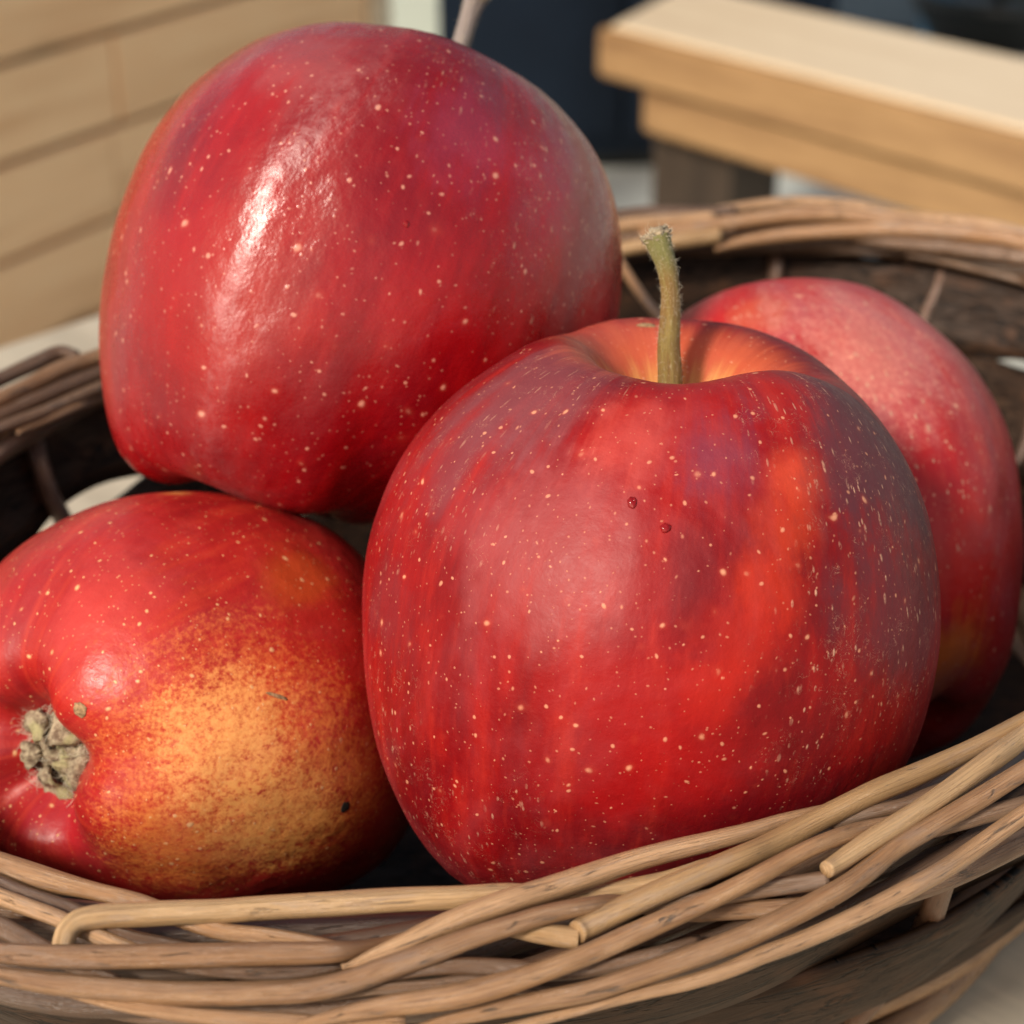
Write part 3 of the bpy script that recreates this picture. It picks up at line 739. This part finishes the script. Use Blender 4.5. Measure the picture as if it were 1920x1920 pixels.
silA = [(680, 1170), (690, 1020), (730, 900), (800, 790), (900, 702), (1000, 642), (1110, 606), (1210, 596), (1300, 598), (1400, 612), (1500, 652), (1600, 730), (1680, 830), (1730, 930), (1758, 1060), (1764, 1180), (1750, 1290), (1712, 1410), (1640, 1520), (1500, 1630), (1300, 1690), (1100, 1705), (950, 1695), (855, 1655), (775, 1560), (715, 1440), (685, 1300)]
silB = [(182, 640), (198, 500), (240, 350), (325, 195), (400, 125), (480, 75), (560, 50), (640, 40), (720, 45), (800, 60), (900, 98), (1030, 180), (1120, 290), (1158, 400), (1166, 520), (1150, 650), (1090, 790), (990, 900), (850, 965), (700, 983), (600, 975), (480, 945), (390, 915), (300, 915), (240, 880), (195, 780)]
silC = [(-90, 1300), (-70, 1160), (0, 1052), (100, 982), (200, 940), (330, 922), (450, 930), (560, 960), (650, 1012), (710, 1080), (760, 1180), (790, 1320), (790, 1480), (740, 1600), (620, 1680), (450, 1715), (280, 1705), (120, 1670), (0, 1610), (-60, 1500), (-90, 1400)]
silD = [(1180, 760), (1220, 650), (1290, 578), (1350, 547), (1430, 526), (1530, 520), (1640, 540), (1740, 602), (1830, 692), (1888, 800), (1914, 950), (1918, 1100), (1898, 1230), (1840, 1345), (1750, 1410), (1600, 1450), (1400, 1430), (1250, 1330), (1170, 1150), (1150, 950)]
profC = [(0, .50), (.05, .505), (.11, .55), (.20, .69), (.31, .79), (.44, .85), (.60, .83), (.78, .70), (.92, .48), (.995, .17), (.99, -.13), (.91, -.43), (.77, -.66), (.60, -.81), (.46, -.875), (.36, -.875), (.27, -.825), (.19, -.745), (.11, -.69), (0, -.68)]
A = apple_obj('apple', 1220, 1145, 0.250, 540, cdir(.095, .957, .26), 'large dull red apple in front with a tall upright stem', sil=silA, spin=0.3, rib=0.014, seed=2)
B = apple_obj('apple', 670, 510, 0.290, 490, cdir(.36, .92, .02), 'glossy deep red apple resting on top of the others', sil=silB, spin=0.9, rib=0.018, seed=5)
C = apple_obj('apple', 350, 1315, 0.275, 435, cdir(.56, .18, -.79), 'orange streaked apple at lower left showing its calyx end', prof=profC, sil=silC, spin=0.2, rib=0.022, seed=8)
D = apple_obj('apple', 1535, 975, 0.318, 445, cdir(-.25, .90, -.35), 'pinkish red apple at the back right behind the front apple', sil=silD, spin=1.2, rib=0.015, seed=11)

OR = (0.78, 0.30, 0.055); YL = (0.80, 0.50, 0.14); BR = (0.62, 0.03, 0.012); MV_SHADE = (0.115, 0.028, 0.038); PK_SHEEN = (0.52, 0.09, 0.09)
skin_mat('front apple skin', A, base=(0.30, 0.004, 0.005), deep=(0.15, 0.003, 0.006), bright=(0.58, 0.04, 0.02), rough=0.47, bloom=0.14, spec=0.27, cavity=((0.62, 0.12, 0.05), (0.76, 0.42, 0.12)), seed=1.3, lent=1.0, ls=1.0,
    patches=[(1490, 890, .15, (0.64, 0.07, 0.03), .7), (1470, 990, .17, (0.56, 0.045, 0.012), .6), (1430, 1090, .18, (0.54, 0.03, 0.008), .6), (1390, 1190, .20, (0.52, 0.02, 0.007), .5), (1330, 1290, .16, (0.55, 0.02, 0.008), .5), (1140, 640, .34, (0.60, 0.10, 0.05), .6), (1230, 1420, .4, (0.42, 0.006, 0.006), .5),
             (1650, 850, .50, MV_SHADE, .9), (1330, 850, .24, (0.17, 0.03, 0.06), .7), (1700, 1120, .40, MV_SHADE, .65), (980, 730, .40, (0.22, 0.06, 0.07), .7), (840, 850, .28, (0.20, 0.045, 0.055), .55), (730, 1150, .22, (0.20, 0.02, 0.025), .6), (1060, 1040, .36, PK_SHEEN, .4), (1200, 820, .22, (0.60, 0.07, 0.05), .6)],  # right-side mauve paints shade; purple and pink patches paint reflection and sheen
    scuff=[(1640, 820, .65, 1.3), (1680, 1150, .6, 1.2), (820, 900, .4, .6), (720, 1300, .35, .8), (880, 1600, .4, .8), (1450, 790, .3, .9), (1100, 700, .35, .6)])
skin_mat('top apple skin', B, base=(0.33, 0.002, 0.004), deep=(0.19, 0.001, 0.005), bright=(0.42, 0.012, 0.012), rough=0.25, bloom=0.06, spec=0.8, seed=4.1, arot=0.25, aniso=0.93, coat=0.0, lent=0.9, ls=0.85, dots=(0.74, 0.34, 0.24),
    patches=[(330, 600, .45, (0.37, 0.003, 0.005), .5), (900, 260, .34, (0.38, 0.05, 0.10), .4), (1060, 380, .40, (0.38, 0.05, 0.07), .45), (560, 110, .35, (0.42, 0.10, 0.10), .45)],
    scuff=[(1080, 400, .60, 1.4), (1120, 560, .5, 1.4), (860, 150, .22, .7)])
skin_mat('orange apple skin', C, base=(0.48, 0.022, 0.018), deep=(0.32, 0.010, 0.012), bright=(0.68, 0.09, 0.03), rough=0.34, bloom=0.10, seed=7.7, lent=1.15, dots=(0.85, 0.48, 0.22),
    patches=[(220, 1120, .42, (0.58, 0.055, 0.045), .7), (600, 1180, .30, (0.42, 0.02, 0.015), .7), (560, 1080, .22, (0.60, 0.10, 0.02), .6), (330, 925, .10, (0.75, 0.30, 0.08), .8), (120, 1540, .25, (0.42, 0.01, 0.02), .6)],
    mottle=[(430, 1430, .78, (0.74, 0.17, 0.045), .85), (600, 1500, .62, (0.70, 0.22, 0.045), .7), (360, 1600, .50, (0.70, 0.20, 0.045), .75), (420, 1400, .46, (0.90, 0.40, 0.12), .75), (520, 1540, .40, (0.84, 0.38, 0.10), .7)])
skin_mat('back apple skin', D, base=(0.52, 0.014, 0.014), deep=(0.38, 0.012, 0.018), bright=(0.70, 0.10, 0.06), rough=0.46, bloom=0.42, seed=11.9, lent=1.1, ls=0.8, dots=(0.78, 0.36, 0.24), scuff=[(1600, 650, .7, 1.5), (1780, 800, .6, 1.3)],
    patches=[(1640, 640, .55, (0.56, 0.15, 0.15), .75), (1420, 590, .18, (0.62, 0.14, 0.06), .5), (1840, 1100, .45, (0.62, 0.016, 0.010), .8), (1785, 1240, .28, (0.70, 0.17, 0.03), .8), (1600, 660, .3, (0.66, 0.20, 0.14), .4)], mottle=[(1640, 640, .75, (0.74, 0.26, 0.20), .42)])

# stems, calyx and small marks
def stem_mat(name, c1, c2, tip):
    b = NB(name)
    uvn = b.t.nodes.new('ShaderNodeUVMap'); uvn.uv_map = 'UVMap'; s = b.sep(uvn.outputs[0])
    ang = b.math('MULTIPLY', s[0], 2*math.pi)
    v = b.comb(b.math('MULTIPLY', b.math('COSINE', ang), 2.2), b.math('MULTIPLY', b.math('SINE', ang), 2.2), b.math('MULTIPLY', s[1], 160.0))
    n = b.noise(v, 1.2, 6.0, 0.7, 0.4)
    c = b.mix(b.ramp(n, 0.35, 0.65), c1, c2)
    c = b.mix(b.ramp(b.math('ADD', s[1], b.math('MULTIPLY', n, 0.006)), 0.030, 0.036), c, tip)
    c = b.mix(b.ramp(b.noise(v, 3.0, 3.0, 0.7), 0.58, 0.70, 0, 0.5), c, (0.50, 0.42, 0.26))
    b.P(Base_Color=c, Roughness=0.6, Normal=b.bump(n, 0.8, 0.0006)); return b.m
M_STEM = stem_mat('olive stem', (0.20, 0.105, 0.022), (0.25, 0.175, 0.042), (0.20, 0.19, 0.06))
M_STEM2 = stem_mat('grey stem', (0.26, 0.21, 0.19), (0.36, 0.31, 0.29), (0.34, 0.30, 0.28))
M_FUZZ = simple_mat('pale fuzz', (0.66, 0.60, 0.46), 0.7, 0.1)
M_CORK = simple_mat('dry stem end', (0.30, 0.24, 0.16), 0.9, 0.5, 900.0, 0.0006)
def hairs(name, parent, roots, length, rad, mat, curl=0.6, seed=0):
    rnd = random.Random(seed); vs, fs = [], []
    for (p, nrm) in roots:
        t = nrm.orthogonal().normalized(); t.rotate(Matrix.Rotation(rnd.random()*6.28, 3, nrm))
        L = length*(0.4+rnd.random()); P = []
        bias = curl*(0.5+rnd.random())
        for k in range(4):
            s_ = k/3; P.append(p + nrm*(L*s_*(1-0.45*bias*s_)) + t*(L*bias*s_*s_))
        v_, f_, _ = tube_arrays(P, [rad, rad*0.9, rad*0.7, rad*0.25], sides=3, cap=False)
        k0 = len(vs); vs += v_; fs += [tuple(i+k0 for i in f) for f in f_]
    return mesh(name, vs, fs, mat, parent, True)
def stem(ap, pts, mat, dpts=None, nh=1100, hl=0.0006, knob=True, seed=3):
    """pts: (px, py, width, depth)"""
    S = catmull(pts, 40); Wi = ap['Wi']; P, Rr = [], []
    for a, b_, c, d in S: P.append(Wi @ at(a, b_, d)); Rr.append(c/2/F*d)
    o = tube('stem', P, Rr, mat, ap['e'], sides=20, wob=0.16, seed=seed)
    rnd = random.Random(seed); roots = []
    for i in range(nh):
        k = rnd.random()**0.8*(len(P)-2); i0 = int(k); t = k-i0
        p = P[i0].lerp(P[i0+1], t); r = Rr[i0]
        T = (P[i0+1]-P[i0]).normalized(); nrm = T.orthogonal().normalized(); nrm.rotate(Matrix.Rotation(rnd.random()*6.28, 3, T))
        roots.append((p+nrm*r*0.90, (nrm*0.8+T*1.2*(rnd.random()-0.35)+T.cross(nrm)*rnd.gauss(0, 0.8)).normalized()))
    hairs('fuzz', o, roots, hl, 0.000018, M_FUZZ, 0.9, seed)
    if knob:
        e = P[-1]; T = (P[-1]-P[-2]).normalized(); vs, fs = [], []
        bm = bmesh.new(); bmesh.ops.create_icosphere(bm, subdivisions=4, radius=1.0)
        for v in bm.verts:
            q = v.co.copy(); nn = mnoise.noise(q*2.2+Vector((3, 1, 2)))*0.35 + mnoise.noise(q*6)*0.22
            q *= 1+nn
            r = Rr[-1]*1.02; q = Vector((q.x*r, q.y*r, q.z*r*0.55))
            v.co = e + Vector((0, 0, 0)) + (T.to_track_quat('Z', 'Y').to_matrix() @ q)
        o2 = bm_obj('stem_end', bm, M_CORK, o, True)
        rts = []
        for v in o2.data.vertices:
            if rnd.random() < 0.10: rts.append((v.co.copy(), (v.co-e).normalized()))
        hairs('fuzz', o, rts, 0.0007, 0.00004, M_FUZZ, 0.8, seed+1)
    return o
pb, _ = A['surf'](1262, 690)
stem(A, [(1250, 915, 54, .2452), (1254, 820, 50, .2452), (1257, 715, 46, .2452), (1254, 650, 43, .2452), (1257, 590, 38, .2452), (1257, 545, 35, .2452), (1250, 500, 39, .2450), (1239, 466, 46, .2447), (1231, 442, 54, .2445)], M_STEM)
stem(B, [(838, 170, 34, .328), (856, 110, 34, .327), (868, 70, 33, .326), (880, 30, 35, .325), (893, -8, 44, .324)], M_STEM2, nh=260, hl=0.0008, seed=6)

# calyx of the lower left apple
def calyx(ap):
    R = ap['R']; e = ap['e']
    b = NB('dried calyx'); v = b.coord('Object'); n = b.noise(v, 900.0, 5.0, 0.7)
    n2 = b.noise(v, 260.0, 3.0, 0.5)
    c = b.mix(b.ramp(n, 0.35, 0.65), (0.16, 0.10, 0.06), (0.50, 0.41, 0.27))
    c = b.mix(b.ramp(n2, 0.5, 0.65, 0, 0.7), c, (0.46, 0.42, 0.20))
    b.P(Base_Color=c, Roughness=0.85, Normal=b.bump(n, 0.9, 0.0005)); m = b.m
    zc = -0.695*R
    # woody cup
    bm = bmesh.new(); bmesh.ops.create_icosphere(bm, subdivisions=5, radius=1.0)
    for q in bm.verts:
        p = q.co.copy(); r = 0.165*R
        w_ = mnoise.noise(p*2.5+Vector((1, 5, 2)))*0.22 + mnoise.noise(p*7)*0.10
        a = math.atan2(p.y, p.x); rr = math.hypot(p.x, p.y)
        st = 1 + 0.14*math.cos(5*a+0.6)*rr
        hole = 0.0
        for (hx, hy, hr, hd) in ((0.0, 0.05, .20, .55), (0.42, 0.30, .17, .45), (-0.40, -0.35, .18, .5), (-0.25, 0.45, .15, .4), (0.35, -0.42, .15, .4)):
            dd = math.hypot(p.x-hx, p.y-hy)/hr
            if dd < 1: hole = max(hole, hd*(1-dd*dd))
        z_ = -p.z if p.z < 0 else -p.z
        zz = z_*(0.33 + w_*0.5)
        if p.z < 0: zz = abs(p.z)*(0.36+w_*0.5) - hole*0.9
        else: zz = -abs(p.z)*0.3
        q.co = Vector((p.x*r*st*(1+w_*0.4), p.y*r*st*(1+w_*0.4), zc - zz*r*0.75 - 0.004*R))
    bmesh.ops.recalc_face_normals(bm, faces=bm.faces)
    o = bm_obj('calyx', bm, m, e, True)
    rnd = random.Random(5)
    for k in range(5):
        a = 2*math.pi*k/5+0.35; rad = Vector((math.cos(a), math.sin(a), 0)); tan = Vector((-math.sin(a), math.cos(a), 0))
        vs, fs = [], []; nu, nv = 12, 8
        for i in range(nu):
            t = i/(nu-1); wd = 0.075*R*(1-t**1.6)*(1+0.25*math.sin(t*9+k))+0.002*R
            cr = 0.19*R - 0.135*R*t + 0.01*R*rnd.random()*t
            zh = zc - 0.055*R*math.sin(min(1, t*1.5)*1.57) - 0.014*R*math.sin(t*8+k*2) - 0.012*R
            for j in range(nv):
                s_ = j/(nv-1)*2-1
                vs.append(rad*cr + tan*(wd*s_) + Vector((0, 0, zh - 0.02*R*(1-s_*s_) + 0.008*R*math.sin(s_*7+t*6+k))))
        for i in range(nu-1):
            for j in range(nv-1): fs.append((i*nv+j, i*nv+j+1, (i+1)*nv+j+1, (i+1)*nv+j))
        sp = mesh('sepal', vs, fs, m, o, True)
        md = sp.modifiers.new('solid', 'SOLIDIFY'); md.thickness = 0.0004
    roots = []
    for i in range(700):
        a = rnd.random()*6.283; r = R*(0.03+0.20*rnd.random()**0.7)
        p = Vector((r*math.cos(a), r*math.sin(a), zc - 0.022*R - 0.03*R*rnd.random()))
        roots.append((p, Vector((math.cos(a)*0.9+rnd.gauss(0, .3), math.sin(a)*0.9+rnd.gauss(0, .3), -0.7)).normalized()))
    hairs('fuzz', o, roots, 0.0016, 0.000045, M_FUZZ, 0.9, 9)
calyx(C)
def calyx_holes(ap):
    from mathutils.bvhtree import BVHTree
    cal = [o for o in ap['e'].children if o.name.startswith('calyx')][0]
    bv = BVHTree.FromPolygons([tuple(v.co) for v in cal.data.vertices], [tuple(p.vertices) for p in cal.data.polygons])
    b = NB('dark calyx hollow'); b.P(Base_Color=(0.02, 0.010, 0.006), Roughness=0.9)
    for k, (px, py, w_, h_) in enumerate(((80, 1368, 24, 20), (98, 1398, 16, 14), (66, 1420, 20, 18), (104, 1446, 14, 24), (120, 1375, 14, 12))):
        org = ap['Wi'] @ CAM; dr = (ap['Wi'].to_3x3() @ ray(px, py)).normalized()
        h = bv.ray_cast(org, dr)
        if h[0] is None: continue
        s_ = (ap['Mw'] @ h[0] - CAM).length/F; n = -dr
        y = (ap['Wi'].to_3x3() @ CU); y = (y-n*y.dot(n)).normalized(); x = y.cross(n)
        bm = bmesh.new(); bmesh.ops.create_icosphere(bm, subdivisions=3, radius=1.0)
        for v in bm.verts:
            q = v.co*(1+0.35*mnoise.noise(v.co*1.6+Vector((k*3.3, 0, 0))))
            v.co = h[0] + x*(q.x*w_/2*s_) + y*(q.y*h_/2*s_) + n*(q.z*3*s_)
        bm_obj('hollow', bm, b.m, cal, True)
calyx_holes(C)

M_DROP = simple_mat('red juice drop', (0.22, 0.004, 0.006), 0.08, 0.1)
M_SCAB = simple_mat('brown scab', (0.33, 0.20, 0.10), 0.9, 0.5, 1500.0, 0.0003)
M_HOLE = simple_mat('dark hole', (0.012, 0.007, 0.004), 0.9, 0.2)
def mark(ap, name, px, py, w_, h_, mat, lift=0.25, ang=0.0, seed=0):
    p, n = ap['surf'](px, py); d = (ap['Mw'] @ p - CAM).length; s = d/F
    up = ap['Wi'].to_3x3() @ CU; y = (up - n*up.dot(n)).normalized(); x = y.cross(n)
    ca, sa = math.cos(ang), math.sin(ang); x, y = x*ca+y*sa, y*ca-x*sa
    bm = bmesh.new(); bmesh.ops.create_icosphere(bm, subdivisions=3, radius=1.0)
    for v in bm.verts:
        q = v.co*(1+0.3*mnoise.noise(v.co*1.7+Vector((seed*4.1, 0, 0))))
        v.co = p + x*(q.x*w_/2*s) + y*(q.y*h_/2*s) + n*(q.z*lift*min(w_, h_)*s)
    return bm_obj(name, bm, mat, ap['e'], True)
mark(A, 'juice_drop', 1185, 943, 17, 24, M_DROP, .28, 0.2, 1); mark(A, 'juice_drop', 1190, 938, 8, 12, M_DROP, .5, 0.2, 2)
mark(A, 'juice_drop', 1248, 990, 22, 20, M_DROP, .28, 0.1, 3)
mark(A, 'scab', 1212, 610, 36, 16, M_SCAB, .12, 0, 4)
mark(B, 'juice_drop', 762, 420, 12, 14, M_DROP, .25, .4, 5)
mark(C, 'worm_hole', 647, 1514, 20, 22, M_HOLE, .06, 0, 6)
mark(C, 'scar', 520, 1305, 46, 7, M_SCAB, .2, -.35, 7); mark(C, 'scab', 150, 1330, 26, 30, M_SCAB, .1, .2, 8)
for n_, a_ in zip('ABCD', (A, B, C, D)): print(n_, a_['c'][:], a_['R'], 'low', min((a_['Mw'] @ v.co).z for v in a_['o'].data.vertices))
